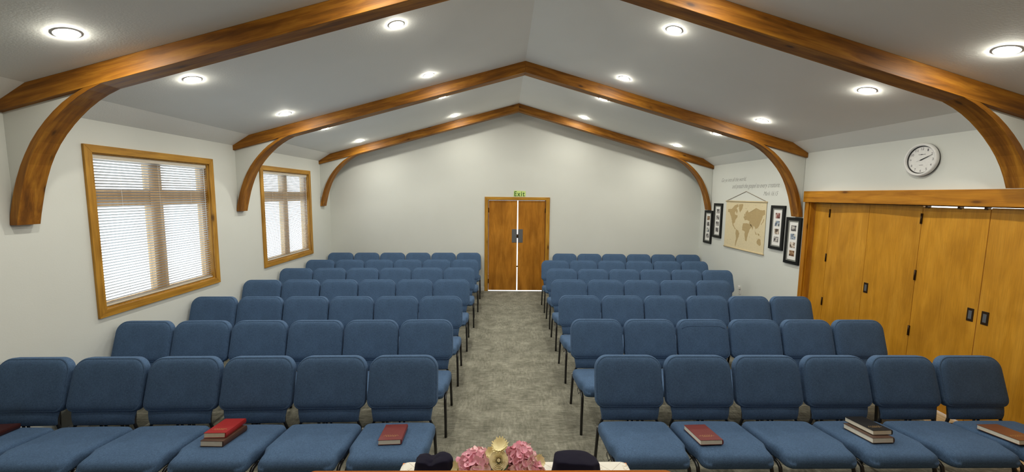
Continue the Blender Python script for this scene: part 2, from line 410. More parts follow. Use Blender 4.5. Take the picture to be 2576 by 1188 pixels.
mb = MB(); mb.box(WL, WL+0.014, 1.16, YB-0.015, 0, 0.088); struct(mb.build('baseboard_left', 'trimwhite', bevel=0.003))
mb = MB(); mb.box(WR-0.014, WR, 5.76, YB-0.015, 0, 0.088); struct(mb.build('baseboard_right', 'trimwhite', bevel=0.003))

# ------------------------------------------------------------------ roof arches
def offset_curve(pts, d):
    out = []
    for i, q in enumerate(pts):
        a_ = Vector(pts[max(i-1, 0)]); b_ = Vector(pts[min(i+1, len(pts)-1)])
        t = (b_-a_).normalized(); out.append((q[0]-t.y*d, q[1]+t.x*d))
    return out
INNER = [(4.040, 1.884), (4.022, 1.970), (3.997, 2.069), (3.971, 2.168), (3.939, 2.262), (3.904, 2.352), (3.862, 2.439), (3.812, 2.523), (3.755, 2.600), (3.688, 2.678), (3.625, 2.742), (3.555, 2.805), (3.480, 2.862), (3.400, 2.912), (3.310, 2.957), (3.215, 2.992), (3.100, 3.022), (2.980, 3.048)]
OUTER = [(4.0985, 1.884), (4.086, 1.960), (4.066, 2.045), (4.038, 2.150), (4.006, 2.245), (3.968, 2.340), (3.926, 2.425), (3.872, 2.520), (3.812, 2.604), (3.748, 2.680), (3.680, 2.750), (3.608, 2.814), (3.530, 2.870), (3.455, 2.914), (3.360, 2.960), (3.260, 3.000), (3.140, 3.035), (3.000, 3.070)]
def g_raft(s_):
    th = math.atan(SL)
    def g(c):
        d = s_*(c[0]-R)
        return (d*math.cos(th)-c[2]*math.sin(th)+ (7 if s_ > 0 else 0), d*math.sin(th)+c[2]*math.cos(th), c[1])
    return g
def g_brace(s_):
    def g(c):
        d = s_*(c[0]-R); dx, dz = d-2.92, c[2]-1.95
        return (math.atan2(dz, dx)*1.05+(3 if s_ > 0 else 0), math.hypot(dx, dz), c[1]*0.9)
    return g
WHICH = ['nearest', 'middle', 'farthest']
for i, y0 in enumerate(ARCH_Y):
    A = empty('roof_arch', (R, y0, 0))
    tag(A, 'stained pine roof arch with curved braces, %s of the three' % WHICH[i] if i != 2 else 'stained pine roof arch with curved braces, farthest one close to the back wall', 'roof beam', 'stained pine roof arches')
    for s_ in (-1, 1):
        X = lambda d: s_*d
        dep = 0.151
        mb = MB()
        poly = [(0, HZ-0.001), (KX, KZ-0.001), (HW-0.001, WZ-0.001), (HW-0.001, HZ-dep-SL*HW), (0, HZ-dep)]
        mb.prism([(X(u), v) for u, v in poly], 'y', 0, TH)
        o = mb.build('rafter', 'beam', A, grain=(lambda gg, yy: (lambda c: gg((c[0]+R, c[1]+yy, c[2]))))(g_raft(s_), y0), bevel=0.004)
        inn = INNER; out = OUTER
        if i == 0 and s_ == 1:      # this brace lands on the header over the folding doors
            inn = [(4.022-0.0, 2.262)] ; inn = [(3.939, 2.2615)] + [q for q in INNER if q[1] > 2.27]
            out = [(4.001, 2.2615)] + [q for q in OUTER if q[1] > 2.27]
        mb = MB(); k = min(len(inn), len(out)); inn = inn[-k:]; out = out[-k:]
        rings = []
        for a_, b_ in zip(inn, out):
            rings.append([(X(a_[0]), 0.003, a_[1]), (X(b_[0]-0.0015), 0.003, b_[1]), (X(b_[0]-0.0015), TH-0.003, b_[1]), (X(a_[0]), TH-0.003, a_[1])])
        mb.loops(rings, smooth=False)
        mb.build('curved_brace', 'beam', A, grain=(lambda gg, yy: (lambda c: gg((c[0]+R, c[1]+yy, c[2]))))(g_brace(s_), y0))
        # painted infill between rafter, wall and brace
        pl = [(HW-0.001, out[0][1]+0.002)] + [(q[0]-0.012, q[1]+(0.002 if q is out[0] else 0)) for q in out if 3.44 < q[0]] + [(3.40, HZ-dep-SL*3.40+0.012), (HW-0.001, HZ-dep-SL*HW+0.012)]
        mb = MB(); mb.prism([(X(u), v) for u, v in pl], 'y', 0.040, TH-0.040)
        mb.build('spandrel_panel', 'wall', A)

# ------------------------------------------------------------------ ceiling lights
LXO, LXI = 3.10, 1.26
proto = None
ROWS = [(7.94, 'just in front of the farthest arch'), (6.43, 'just behind the middle arch'), (5.31, 'just in front of the middle arch'), (3.78, 'just behind the nearest arch'), (2.74, 'just in front of the nearest arch'), (1.13, 'above the lectern')]
for yy, where in ROWS:
    for s_, side in ((-1, 'left'), (1, 'right')):
        for dx, lev in ((LXO, 'lower'), (LXI, 'upper')):
            if yy < 2 and lev == 'lower': continue
            x = R+s_*dx; z = HZ-SL*dx
            if proto is None:
                proto = empty('ceiling_light')
                mb = MB(); mb.lathe([(0.061, 0.0), (0.0615, -0.004), (0.064, -0.005), (0.068, -0.004), (0.070, 0.0)], 36); mb.build('trim_ring', 'white', proto)
                mb = MB(); mb.lathe([(0.061, -0.0035), (0.0605, -0.0068), (0.050, -0.0112), (0.028, -0.0150), (0.002, -0.0155)], 36); mb.f.append([len(mb.v)-36+k for k in range(36)]); mb.sm.append(True)
                mb.build('diffuser', 'glow', proto)
                o = proto
            else: o = copy_tree(proto)
            o.location = (x, yy, z); o.rotation_euler = (0, math.atan(SL)*s_, 0)
            tag(o, 'round white ceiling light on the %s %s slope, %s' % (lev, side, where), 'ceiling light', 'round ceiling lights')

# ------------------------------------------------------------------ windows
for wi, (ya, yb) in enumerate(WIN):
    A = empty('window_%d' % (wi+1), (WL, (ya+yb)/2, WZ0)); struct(A)
    c0 = Vector((WL, (ya+yb)/2, WZ0)); h = (yb-ya)/2; H = WZ1-WZ0
    px = 0.022
    # mitred casing: four boards in one frame mesh each
    for nm, poly, g in (('casing_board', [(-h, 0), (h, 0), (h-CW, CW), (-h+CW, CW)], GY), ('casing_board', [(-h, H), (h, H), (h-CW, H-CW), (-h+CW, H-CW)], GY),
                        ('casing_board', [(-h, 0), (-h, H), (-h+CW, H-CW), (-h+CW, CW)], GZ), ('casing_board', [(h, 0), (h, H), (h-CW, H-CW), (h-CW, CW)], GZ)):
        mb = MB(); mb.prism(poly, 'x', 0.0005, px); sd = random.Random(wi*7+len(COL.objects)).random()*9
        mb.build(nm, 'casing', A, grain=(lambda g_, s2: (lambda c: tuple(q+s2 for q in g_(c))))(g, sd), bevel=0.003)
    i0, i1, z0, z1 = -h+CW, h-CW, CW, H-CW
    mb = MB(); t = 0.012
    mb.box(-WT+0.002, 0, i0, i0+t, z0, z1); mb.box(-WT+0.002, 0, i1-t, i1, z0, z1); mb.box(-WT+0.002, 0, i0+t, i1-t, z0, z0+t); mb.box(-WT+0.002, 0, i0+t, i1-t, z1-t, z1)
    mb.build('jamb_lining', 'casing', A, grain=GZ)
    # sash frame: mullion, transom and stiles
    fx0, fx1 = -0.125, -0.065
    mc = -0.0
    mb = MB()
    zt0, zt1 = 1.998-WZ0, 2.166-WZ0
    mb.box(fx0, fx1, i0+t, i0+0.055, z0+t, z1-t); mb.box(fx0, fx1, i1-0.055, i1-t, z0+t, z1-t)
    mb.box(fx0, fx1, i0+0.055, i1-0.055, z0+t, z0+0.05); mb.box(fx0, fx1, i0+0.055, i1-0.055, z1-0.05, z1-t)
    mb.box(fx0, fx1+0.012, mc-0.08, mc+0.08, z0+0.05, z1-0.05)
    mb.box(fx0, fx1+0.006, i0+0.055, mc-0.08, zt0, zt1); mb.box(fx0, fx1+0.006, mc+0.08, i1-0.055, zt0, zt1)
    mb.build('sash_frame', 'sash', A, grain=GZ)
    for (a_, b_) in ((i0+0.055, mc-0.08), (mc+0.08, i1-0.055)):
        for (c_, d_) in ((z0+0.05, zt0), (zt1, z1-0.05)):
            mb = MB(); mb.box(-0.098, -0.094, a_, b_, c_, d_); mb.build('glass_pane', 'glass', A)
    # venetian blind
    B = empty('venetian_blind', (WL-0.028, (ya+yb)/2, WZ1-CW-0.012))
    tag(B, 'open white venetian blind hanging in the %s window' % ('large near left' if wi == 0 else 'farther left'), 'blind', 'venetian blinds')
    bw = h-CW-0.018; bh = H-2*CW-0.03
    mb = MB(); mb.box(-0.016, 0.016, -bw, bw, -0.040, 0); mb.build('headrail', 'beige', B, bevel=0.003)
    mb = MB(); mb.box(-0.013, 0.013, -bw, bw, -bh, -bh+0.016); mb.build('bottom_rail', 'beige', B, bevel=0.003)
    mb = MB(); n = 51; tl = math.radians(37)
    for k in range(n):
        z = -0.052-(bh-0.08)*k/(n-1)
        r_ = 0.0135; cx_, sz_ = math.cos(tl)*r_, -math.sin(tl)*r_
        th_ = 0.0007
        for (xa, za, xb, zb) in ((-cx_, z+sz_, 0, z+0.0016), (0, z+0.0016, cx_, z-sz_)):
            mb.add([(xa, -bw+0.004, za-th_), (xa, bw-0.004, za-th_), (xb, bw-0.004, zb-th_), (xb, -bw+0.004, zb-th_), (xa, -bw+0.004, za+th_), (xa, bw-0.004, za+th_), (xb, bw-0.004, zb+th_), (xb, -bw+0.004, zb+th_)],
                   [(0, 1, 2, 3), (7, 6, 5, 4), (0, 4, 5, 1), (1, 5, 6, 2), (2, 6, 7, 3), (3, 7, 4, 0)])
    mb.build('slats', 'slat', B)
    for yc in (-bw*0.62, 0.0, bw*0.62):
        mb = MB(); mb.tube([(0.0135, yc, -0.03), (0.0135, yc, -bh+0.01)], 0.0011, 5); mb.build('ladder_cord', 'white', B)
    mb = MB(); mb.tube([(0.018, bw-0.05, -0.03), (0.018, bw-0.05, -0.95)], 0.003, 6); mb.build('tilt_wand', 'white', B)

# ------------------------------------------------------------------ back double door
A = empty('door_1', (R, YB, 0)); struct(A)
cx0, cx1 = -0.441-R, 0.997-R
ow0, ow1 = OX0-R, OX1-R
def seeded(g, s2): return lambda c: tuple(q+s2 for q in g(c))
ctop = 2.111
mb = MB(); mb.prism([(cx0, 0), (cx0, ctop), (ow0+0.006, OZ-0.004), (ow0+0.006, 0)], 'y', -0.020, -0.0005); mb.build('casing_board', 'casing', A, grain=seeded(GZ, 3), bevel=0.003)
mb = MB(); mb.prism([(cx1, 0), (cx1, ctop), (ow1-0.006, OZ-0.004), (ow1-0.006, 0)], 'y', -0.020, -0.0005); mb.build('casing_board', 'casing', A, grain=seeded(GZ, 5.5), bevel=0.003)
mb = MB(); mb.prism([(cx0, ctop), (cx1, ctop), (ow1-0.006, OZ-0.004), (ow0+0.006, OZ-0.004)], 'y', -0.020, -0.0005); mb.build('casing_board', 'casing', A, grain=seeded(GX, 8), bevel=0.003)
mb = MB(); mb.box(ow0, ow0+0.014, 0, WT-0.01, 0, OZ); mb.box(ow1-0.014, ow1, 0, WT-0.01, 0, OZ); mb.box(ow0+0.014, ow1-0.014, 0, WT-0.01, OZ-0.014, OZ)
mb.build('jamb_lining', 'jamb', A, grain=GZ)
gapc = (0.289-R)
for s_ in (-1, 1):
    x0 = ow0+0.0165 if s_ < 0 else gapc+0.0105
    x1 = gapc-0.0105 if s_ < 0 else ow1-0.0155
    mb = MB(); mb.box(x0, x1, 0.012, 0.055, 0.012, OZ-0.0160)
    d = mb.build('door_leaf', 'leaf', A, grain=seeded(GZ, 2.2*s_), bevel=0.002)
    e = gapc-0.0105 if s_ < 0 else gapc+0.0105
    pa, pb = (e-0.115, e-0.004) if s_ < 0 else (e+0.004, e+0.108)
    mb = MB(); mb.box(pa, pb, 0.006, 0.012, 1.10, 1.40); mb.build('push_plate', 'steel', d, bevel=0.002)
    for zc in (1.82, 0.22) if s_ < 0 else (1.82, 0.22, ):
        hx = x0-0.002 if s_ < 0 else x1+0.002
        mb = MB(); mb.box(hx-0.012, hx+0.012, 0.004, 0.012, zc-0.05, zc+0.05); mb.tube([(hx, 0.004, zc-0.05), (hx, 0.004, zc+0.05)], 0.006, 8); mb.build('hinge', 'bronze', d)
mb = MB(); mb.box(gapc-0.018, gapc+0.018, 0.004, 0.03, 1.20, 1.285); mb.lathe([(0.001, 0.0), (0.020, 0.0), (0.022, 0.010), (0.014, 0.016), (0.001, 0.017)], 20, mat=Matrix.Translation((gapc, 0.004, 1.242)) @ Matrix.Rotation(PI/2, 4, 'X'))
mb.build('latch', 'bronze', A)
mb = MB(); mb.box(gapc-0.016, gapc+0.016, 0.008, 0.03, 0.545, 0.575); mb.build('floor_bolt', 'bronze', A, bevel=0.002)

# exit sign lettering
A = empty('exit_sign', (0.209, YB-0.001, 2.118)); tag(A, 'lime green sign with dark letters above the back double door', 'sign')
mb = MB(); mb.prism([(-0.018, 0.004), (0.250, 0.004), (0.246, 0.126), (-0.010, 0.136)], 'y', -0.004, 0.0); mb.build('sign_plate', 'exitglow', A)
vs, fs = text_fit('Exit', 0.226, 0.104, offset=0.018, spacing=1.25)
mb = MB(); mb.add([(u, -0.0055, v+0.014) for u, v in vs], fs); mb.build('lettering', 'exitink', A, fix=False)

# ------------------------------------------------------------------ folding doors on the right
A = empty('door_2', (WR, DY1, 0)); struct(A)
def loc2(x, y, z): return (x-WR, y-DY1, z)
mb = MB(); mb.box(-0.045, -0.0005, 1.25-DY1, 5.735-DY1, 2.1035, 2.259); mb.build('door_header', 'header', A, grain=seeded(GY, 1.3), bevel=0.004)
mb = MB(); mb.box(-0.022, -0.0005, 5.655-DY1, 5.725-DY1, 0.0, 2.1035); mb.build('casing_board', 'header', A, grain=seeded(GZ, 4.3), bevel=0.003)
mb = MB(); mb.box(-0.022, -0.0005, 1.33-DY1, 1.40-DY1, 0.0, 2.1035); mb.build('casing_board', 'header', A, grain=seeded(GZ, 6.3), bevel=0.003)
mb = MB(); mb.box(0.0, WT, 5.638-DY1, 5.659-DY1, 0.0, DZ); mb.box(0.0, WT, 1.401-DY1, 1.42-DY1, 0, DZ); mb.box(0.0, WT, 1.42-DY1, 5.638-DY1, DZ-0.012, DZ-0.001); mb.build('jamb_lining', 'header', A, grain=GZ)
mb = MB(); mb.box(0.05, 0.10, 1.42-DY1, 5.638-DY1, DZ-0.0175, DZ-0.013); mb.build('overhead_track', 'bronze', A)
for yc in (3.60, 3.82, 4.12):
    mb = MB(); mb.box(0.055, 0.095, yc-0.012-DY1, yc+0.012-DY1, 2.07, DZ-0.0175); mb.build('track_hanger', 'bronze', A)
EDGE = [(5.630, 0.070), (5.390, 0.085), (4.775, 0.060), (4.178, 0.082), (3.562, 0.062), (2.95, 0.084), (2.34, 0.062), (1.73, 0.084), (1.43, 0.070)]
random.seed(5)
for k in range(len(EDGE)-1):
    (ya, xa), (yb, xb) = EDGE[k], EDGE[k+1]
    gap = 0.004 if k not in (3, 4) else 0.006
    ya2, yb2 = ya-gap/2, yb+gap/2
    thk = 0.035; zt = {3: 2.0795, 4: 2.089}.get(k, 2.0925)
    mb = MB()
    v = [(xa, ya2-DY1), (xb, yb2-DY1), (xb+thk, yb2-DY1), (xa+thk, ya2-DY1)]
    mb.prism(v, 'z', 0.016, zt)
    p_ = mb.build('folding_panel', 'panel', A, grain=seeded(GZ, 1.7*k), bevel=0.0015)
    def on_panel(yc): return xa+(xb-xa)*((yc-ya)/(yb-ya))
    if k in (2, 3, 4):
        yc = {2: 4.722, 3: 3.619, 4: 3.503}[k]; xx = on_panel(yc)
        mb = MB(); mb.box(xx-0.0035, xx+0.002, yc-0.028-DY1, yc+0.028-DY1, 1.012, 1.138)
        q = mb.build('recessed_pull', 'bronze', p_, bevel=0.0015)
        mb = MB(); mb.box(xx-0.005, xx-0.003, yc-0.014-DY1, yc+0.014-DY1, 1.035, 1.115); mb.build('pull_cup', 'steel', q)
    if k in (0, 2, 4, 6):
        for zc in (1.957, 1.345, 0.728):
            mb = MB(); mb.box(xb-0.008, xb+0.004, yb-0.010-DY1, yb+0.010-DY1, zc-0.055, zc+0.055); mb.tube([(xb-0.008, yb-DY1, zc-0.055), (xb-0.008, yb-DY1, zc+0.055)], 0.006, 8)
            mb.build('hinge', 'bronze', p_)

# ------------------------------------------------------------------ wall clock
A = empty('wall_clock', (WR, 4.152, 2.572)); tag(A, 'round white wall clock with black hands above the folding doors', 'clock')
rot = Matrix.Rotation(-PI/2, 4, 'Y')     # local z -> -x
mb = MB(); mb.lathe([(0.001, 0.001), (0.158, 0.001), (0.166, 0.006), (0.166, 0.012)], 56, mat=rot); mb.build('back_case', 'black', A)
mb = MB(); mb.lathe([(0.160, 0.012), (0.168, 0.014), (0.172, 0.026), (0.168, 0.040), (0.158, 0.048), (0.147, 0.046), (0.143, 0.034), (0.142, 0.020)], 56, mat=rot); mb.build('rim', 'white', A)
mb = MB(); mb.lathe([(0.1425, 0.030), (0.140, 0.0235), (0.134, 0.0225)], 56, mat=rot); mb.build('rim_shadow_ring', 'hand', A)  # black ring stands in for the shadowed gap inside the rim
mb = MB(); mb.lathe([(0.001, 0.022), (0.136, 0.022)], 56, mat=rot); face = mb.build('dial', 'white', A)
def dial(u, v, d): return (-d, -u, v)   # u right as seen from the room
mb = MB()
for hnum in range(1, 13):
    an = math.radians(30*hnum); vs, fs = text_fit(str(hnum), 0.014 if hnum < 10 else 0.026, 0.024, offset=0.01)
    wv = max(q[0] for q in vs)
    mb.add([dial(0.112*math.sin(an)-wv/2+q[0], 0.112*math.cos(an)-0.012+q[1], 0.0228) for q in vs], fs)
for k in range(60):
    an = math.radians(6*k); r1, r2, w = 0.128, 0.132, 0.0008
    c_, s2 = math.cos(an), math.sin(an)
    mb.add([dial(r*s2+w*sg*c_, r*c_-w*sg*s2, 0.0228) for r, sg in ((r1, -1), (r1, 1), (r2, 1), (r2, -1))], [(0, 1, 2, 3)])
for (u, v, w) in ((0.0, 0.055, 0.036), (-0.004, 0.055, 0.010), (0.0, -0.055, 0.020)):
    hh = 0.0022 if w != 0.010 else 0.004
    mb.add([dial(u-w, v-hh, 0.0228), dial(u+w, v-hh, 0.0228), dial(u+w, v+hh, 0.0228), dial(u-w, v+hh, 0.0228)], [(0, 1, 2, 3)])
mb.build('numerals', 'clockink', face, fix=False)
def hand(nm, ang, ln, tail, w, d):
    an = math.radians(ang); s2, c_ = math.sin(an), math.cos(an); mb = MB()
    P = [(-tail, -w*0.6), (0, -w), (ln, -w*0.3), (ln, w*0.3), (0, w), (-tail, w*0.6)]
    pts = [(l_*s2+q*c_, l_*c_-q*s2) for l_, q in P]
    mb.add([dial(u, v, d) for u, v in pts]+[dial(u, v, d+0.0012) for u, v in pts], [tuple(range(6)), tuple(range(11, 5, -1))]+[(i, (i+1) % 6, 6+(i+1) % 6, 6+i) for i in range(6)])
    mb.build(nm, 'hand', A)
hand('hour_hand', 64, 0.075, 0.012, 0.0050, 0.026); hand('minute_hand', 66, 0.112, 0.015, 0.0038, 0.029); hand('second_hand', 246, 0.048, 0.02, 0.0010, 0.032)

# ------------------------------------------------------------------ wall lettering
A = empty('wall_lettering', (WR-0.001, 7.2, 2.21)); tag(A, 'grey italic scripture lettering on the right wall above the world map', 'wall lettering')
for body, ya, yb, zz, hh in (('Go ye into all the world,', 8.038, 7.225, 2.462, 0.072), ('and preach the gospel to every creature.', 7.650, 6.320, 2.330, 0.078), ('Mark 16:15', 6.703, 6.341, 2.196, 0.068)):
    vs, fs = text_fit(body, ya-yb, hh, shear=0.45, offset=-0.011)
    mb = MB(); mb.add([(0.0, ya-u-7.2, zz+v-2.21) for u, v in vs], fs); mb.build('text_line', 'ink', A, fix=False)

# ------------------------------------------------------------------ hanging world map
A = empty('wall_map', (WR, 7.19, 1.20)); tag(A, 'parchment coloured world map hanging on wooden rods by a cord', 'map')
T = lambda y, z: (y-7.19, z-1.20)
mb = MB(); mb.box(-0.010, -0.007, 6.585-7.19, 7.795-7.19, 0.005, 0.875); sheet = mb.build('map_sheet', 'parch', A)
POLY = dict(
north=[(7.722, 1.927), (7.597, 1.939), (7.495, 2.012), (7.402, 2.035), (7.384, 1.988), (7.44, 1.958), (7.398, 1.905), (7.427, 1.848), (7.457, 1.902), (7.49, 1.873), (7.473, 1.832), (7.388, 1.823), (7.407, 1.78), (7.462, 1.735), (7.468, 1.686), (7.51, 1.669), (7.511, 1.634), (7.443, 1.583), (7.428, 1.557), (7.466, 1.567), (7.535, 1.632), (7.587, 1.756), (7.664, 1.866), (7.722, 1.877)],
green=[(7.375, 2.029), (7.263, 2.041), (7.239, 2.026), (7.264, 1.951), (7.325, 1.881), (7.35, 1.92), (7.372, 1.987)],
south=[(7.417, 1.565), (7.343, 1.543), (7.302, 1.492), (7.318, 1.435), (7.347, 1.377), (7.385, 1.296), (7.402, 1.238), (7.413, 1.264), (7.398, 1.406), (7.425, 1.487)],
africa=[(7.209, 1.684), (7.099, 1.698), (6.967, 1.682), (6.943, 1.651), (7.0, 1.594), (7.042, 1.497), (7.071, 1.368), (7.11, 1.383), (7.139, 1.474), (7.136, 1.542), (7.217, 1.561), (7.228, 1.615)],
europe=[(7.187, 1.78), (7.201, 1.806), (7.138, 1.836), (7.155, 1.888), (7.094, 1.931), (7.067, 1.892), (6.975, 1.922), (6.961, 1.806), (7.017, 1.737), (7.106, 1.758), (7.16, 1.741)],
asia=[(7.067, 1.894), (6.975, 1.924), (6.857, 1.978), (6.733, 1.945), (6.617, 1.949), (6.605, 1.876), (6.664, 1.854), (6.678, 1.81), (6.717, 1.732), (6.741, 1.68), (6.776, 1.639), (6.834, 1.608), (6.858, 1.645), (6.903, 1.667), (6.914, 1.588), (6.965, 1.662), (7.033, 1.697), (7.017, 1.737), (6.961, 1.806), (6.972, 1.92)],
australia=[(6.779, 1.409), (6.735, 1.458), (6.678, 1.446), (6.66, 1.36), (6.7, 1.335), (6.775, 1.371)],
island=[(6.849, 1.568), (6.817, 1.559), (6.786, 1.517), (6.812, 1.514)], isle=[(6.775, 1.543), (6.735, 1.541), (6.712, 1.518), (6.74, 1.502)], britain=[(7.185, 1.86), (7.159, 1.868), (7.159, 1.828), (7.185, 1.823)],
japan=[(6.622, 1.800), (6.640, 1.800), (6.655, 1.76), (6.700, 1.700), (6.690, 1.695), (6.640, 1.745)])
mb = MB(); rnd = random.Random(3)
def wobble(pl):
    out = []
    for i in range(len(pl)):
        a_, b_ = pl[i], pl[(i+1) % len(pl)]; out.append(a_)
        ln = math.hypot(b_[0]-a_[0], b_[1]-a_[1]); k = int(ln/0.022)
        for j in range(1, k+1):
            t = j/(k+1); out.append((a_[0]+(b_[0]-a_[0])*t+rnd.uniform(-.004, .004), a_[1]+(b_[1]-a_[1])*t+rnd.uniform(-.004, .004)))
    return out
for pl in POLY.values():
    pl = wobble(pl); mb.add([(-0.0112, *T(*q)) for q in pl], [tuple(range(len(pl)))])
for k in range(46):
    y, z, w = rnd.uniform(6.66, 7.74), rnd.uniform(1.26, 2.04), rnd.uniform(0.008, 0.03)
    mb.add([(-0.0111, *T(y-w, z)), (-0.0111, *T(y+w, z)), (-0.0111, *T(y+w, z+0.004)), (-0.0111, *T(y-w, z+0.004))], [(0, 1, 2, 3)])
mb.build('printed_continents', 'landmass', sheet, fix=False)
mb = MB(); mb.tube([(-0.013, *T(6.573, 2.085)), (-0.013, *T(7.810, 2.085))], 0.0125, 12); mb.build('top_rod', 'rod', A)
mb = MB(); mb.tube([(-0.013, *T(6.573, 1.203)), (-0.013, *T(7.790, 1.203))], 0.0125, 12); mb.build('bottom_rod', 'rod', A)
mb = MB(); mb.tube([(-0.010, *T(6.60, 2.095)), (-0.008, *T(7.185, 2.268)), (-0.010, *T(7.785, 2.095))], 0.004, 6); mb.build('hanging_cord', 'rope', A)

# ------------------------------------------------------------------ photo frames
PM = {'g': GREYP, 'b': BROWNP, 'r': REDP, 'u': BLUEP, 't': TANP}
FR = [(8.288, 8.603, 1.174, 1.873, 'bgug', 'black frame of four photos, farthest, under the brace of the farthest arch'),
      (7.920, 8.235, 1.331, 2.033, 'gggg', 'black frame of four photos hanging just left of the world map'),
      (6.125, 6.450, 1.334, 2.037, 'rutg', 'black frame of four photos hanging just right of the world map'),
      (5.760, 6.073, 1.163, 1.867, 'gutb', 'black frame of four photos nearest the folding doors, hung lowest on the right')]
for fi, (ya, yb, za, zb, kinds, lab) in enumerate(FR):
    yc = (ya+yb)/2; A = empty('photo_frame', (WR, yc, za)); tag(A, lab, 'picture frame', 'black multi photo frames')
    h = (yb-ya)/2; H = zb-za; b1 = 0.046
    mb = MB(); mb.box(-0.028, -0.001, -h, h, 0, b1); mb.box(-0.028, -0.001, -h, h, H-b1, H); mb.box(-0.028, -0.001, -h, -h+b1, b1, H-b1); mb.box(-0.028, -0.001, h-b1, h, b1, H-b1)
    mb.build('frame_border', 'black', A)
    b2 = b1+0.020
    mb = MB(); mb.box(-0.021, -0.002, -h+b1, h-b1, b1, b2); mb.box(-0.021, -0.002, -h+b1, h-b1, H-b2, H-b1); mb.box(-0.021, -0.002, -h+b1, -h+b2, b2, H-b2); mb.box(-0.021, -0.002, h-b2, h-b1, b2, H-b2)
    mb.build('inner_liner', 'grey', A)
    mb = MB(); mb.box(-0.015, -0.002, -h+b2, h-b2, b2, H-b2); mb.build('mat_board', 'mat', A)
    for k, kd in enumerate(kinds):
        zc = H*(0.77-0.180*k); pm = photo_mat('photo_print', fi*4+k+1, PM[kd])
        mb = MB(); mb.box(-0.0165, -0.015, -0.053, 0.053, -0.043, 0.043); mb.build('photo', pm, A, loc=(0, 0, zc))

# ------------------------------------------------------------------ outlet
A = empty('wall_outlet', (WR, 7.172, 0.378)); tag(A, 'white electrical outlet low on the right wall below the world map', 'outlet')
mb = MB(); mb.box(-0.006, -0.0005, -0.038, 0.038, 0.0, 0.124); mb.build('cover_plate', 'white', A, bevel=0.002)
for zc in (0.04, 0.084):
    mb = MB(); mb.box(-0.009, -0.006, -0.017, 0.017, zc-0.015, zc+0.015); o = mb.build('socket', 'trimwhite', A, bevel=0.001)
    mb = MB(); mb.box(-0.0095, -0.009, -0.008, -0.005, zc-0.007, zc+0.006); mb.box(-0.0095, -0.009, 0.005, 0.008, zc-0.007, zc+0.006); mb.build('slot', 'ink', o)
mb = MB(); mb.box(-0.035, -0.009, -0.024, 0.024, 0.098, 0.150); mb.build('plug_in_night_light', 'white', A, bevel=0.006)

# ------------------------------------------------------------------ chairs
def rrect(hw, hz, r, n=8):
    pts = []
    for cxs, czs, a0 in ((1, 1, 0), (-1, 1, 90), (-1, -1, 180), (1, -1, 270)):
        rr = r if czs > 0 else r*0.62
        for k in range(n+1):
            a_ = math.radians(a0+90*k/n); pts.append((cxs*(hw-rr)+rr*math.cos(a_), czs*(hz-rr)+rr*math.sin(a_)))
    return pts
BACK_W = 0.2685
def recline(z): return 0.350+(z-0.50)*0.30
def back_mesh(crease=False):
    mb = MB(); zc = 0.695; hz = 0.190
    prof = [(0.05, 0.068), (0.020, 0.068), (0.006, 0.062), (0.0, 0.052), (0.0, 0.022), (0.001, 0.014), (0.004, 0.008), (0.008, 0.0045), (0.0105, 0.0045), (0.012, 0.0052), (0.016, 0.0015), (0.028, -0.0045), (0.050, -0.0085), (0.085, -0.0105), (0.125, -0.011), (0.16, -0.011)]
    rings = []
    for ins, d in prof:
        ring = []
        for x, z in rrect(BACK_W-ins, hz-min(ins, 0.175), max(0.100-ins, 0.012)):
            zz = zc+z; y = recline(zz)+d*1.0 - 0.10*x*x
            x2 = x*(1.0-0.015*(z/hz))
            ring.append((x2, y, zz - d*0.25))
        rings.append(ring)
    mb.loops(rings)
    return mb
def build_seat():
    mb = MB(); n = 22
    def sp_(k):   # cosine spacing, denser at the edges
        t = -1+2*k/n; return math.copysign(abs(math.sin(t*PI/2))**0.8, t)
    yf, yr = -0.185, 0.325; hl = (yr-yf)/2; yc = (yr+yf)/2; rc = 0.045
    def hw(y):
        # full width at the rear, stepping in with an S near the front
        t = (y-(-0.085))/0.07; t = max(0, min(1, t)); sm = t*t*(3-2*t)
        w = 0.2435+0.0235*sm
        if y > yr-rc: w -= rc-math.sqrt(max(rc*rc-(y-(yr-rc))**2, 0))
        if y < yf+rc: w -= rc-math.sqrt(max(rc*rc-((yf+rc)-y)**2, 0))
        return w
    def tz(x, y):
        base = 0.462-0.045*max(0, (y+0.03)/0.355)
        base -= 0.020*max(0, (-0.06-y)/0.125)**2.0
        w = hw(y); dx = w-abs(x); dy = min(y-yf, yr-y); r = 0.036
        qx, qy = max(0, r-dx), max(0, r-dy); qq = min(r, math.hypot(qx, qy))
        base -= r-math.sqrt(max(r*r-qq*qq, 0))
        base += 0.006*(1-(x/0.27)**2)
        return base
    vs = []; idx = {}
    for j in range(n+1):
        y = yc+hl*sp_(j)
        for i in range(n+1):
            x = hw(y)*sp_(i); idx[i, j] = len(vs); vs.append((x, y, tz(x, y)))
    fs = [(idx[i, j], idx[i+1, j], idx[i+1, j+1], idx[i, j+1]) for i in range(n) for j in range(n)]
    ring = [idx[i, 0] for i in range(n)]+[idx[n, j] for j in range(n)]+[idx[i, n] for i in range(n, 0, -1)]+[idx[0, j] for j in range(n, 0, -1)]
    prev = ring
    for ins, dz in ((0.0, 0.036), (0.004, 0.050), (0.02, 0.058)):
        cur = []
        for q in ring:
            x, y, z = vs[q]; f = 1-ins/0.27
            zz = 0.462-0.045*max(0, (y+0.03)/0.355)-0.036-dz
            cur.append(len(vs)); vs.append((x*f, yc+(y-yc)*f, zz))
        for k in range(len(ring)):
            k2 = (k+1) % len(ring); fs.append((prev[k], prev[k2], cur[k2], cur[k]))
        prev = cur
    fs.append(tuple(prev))
    mb.add(vs, fs, True)
    return mb
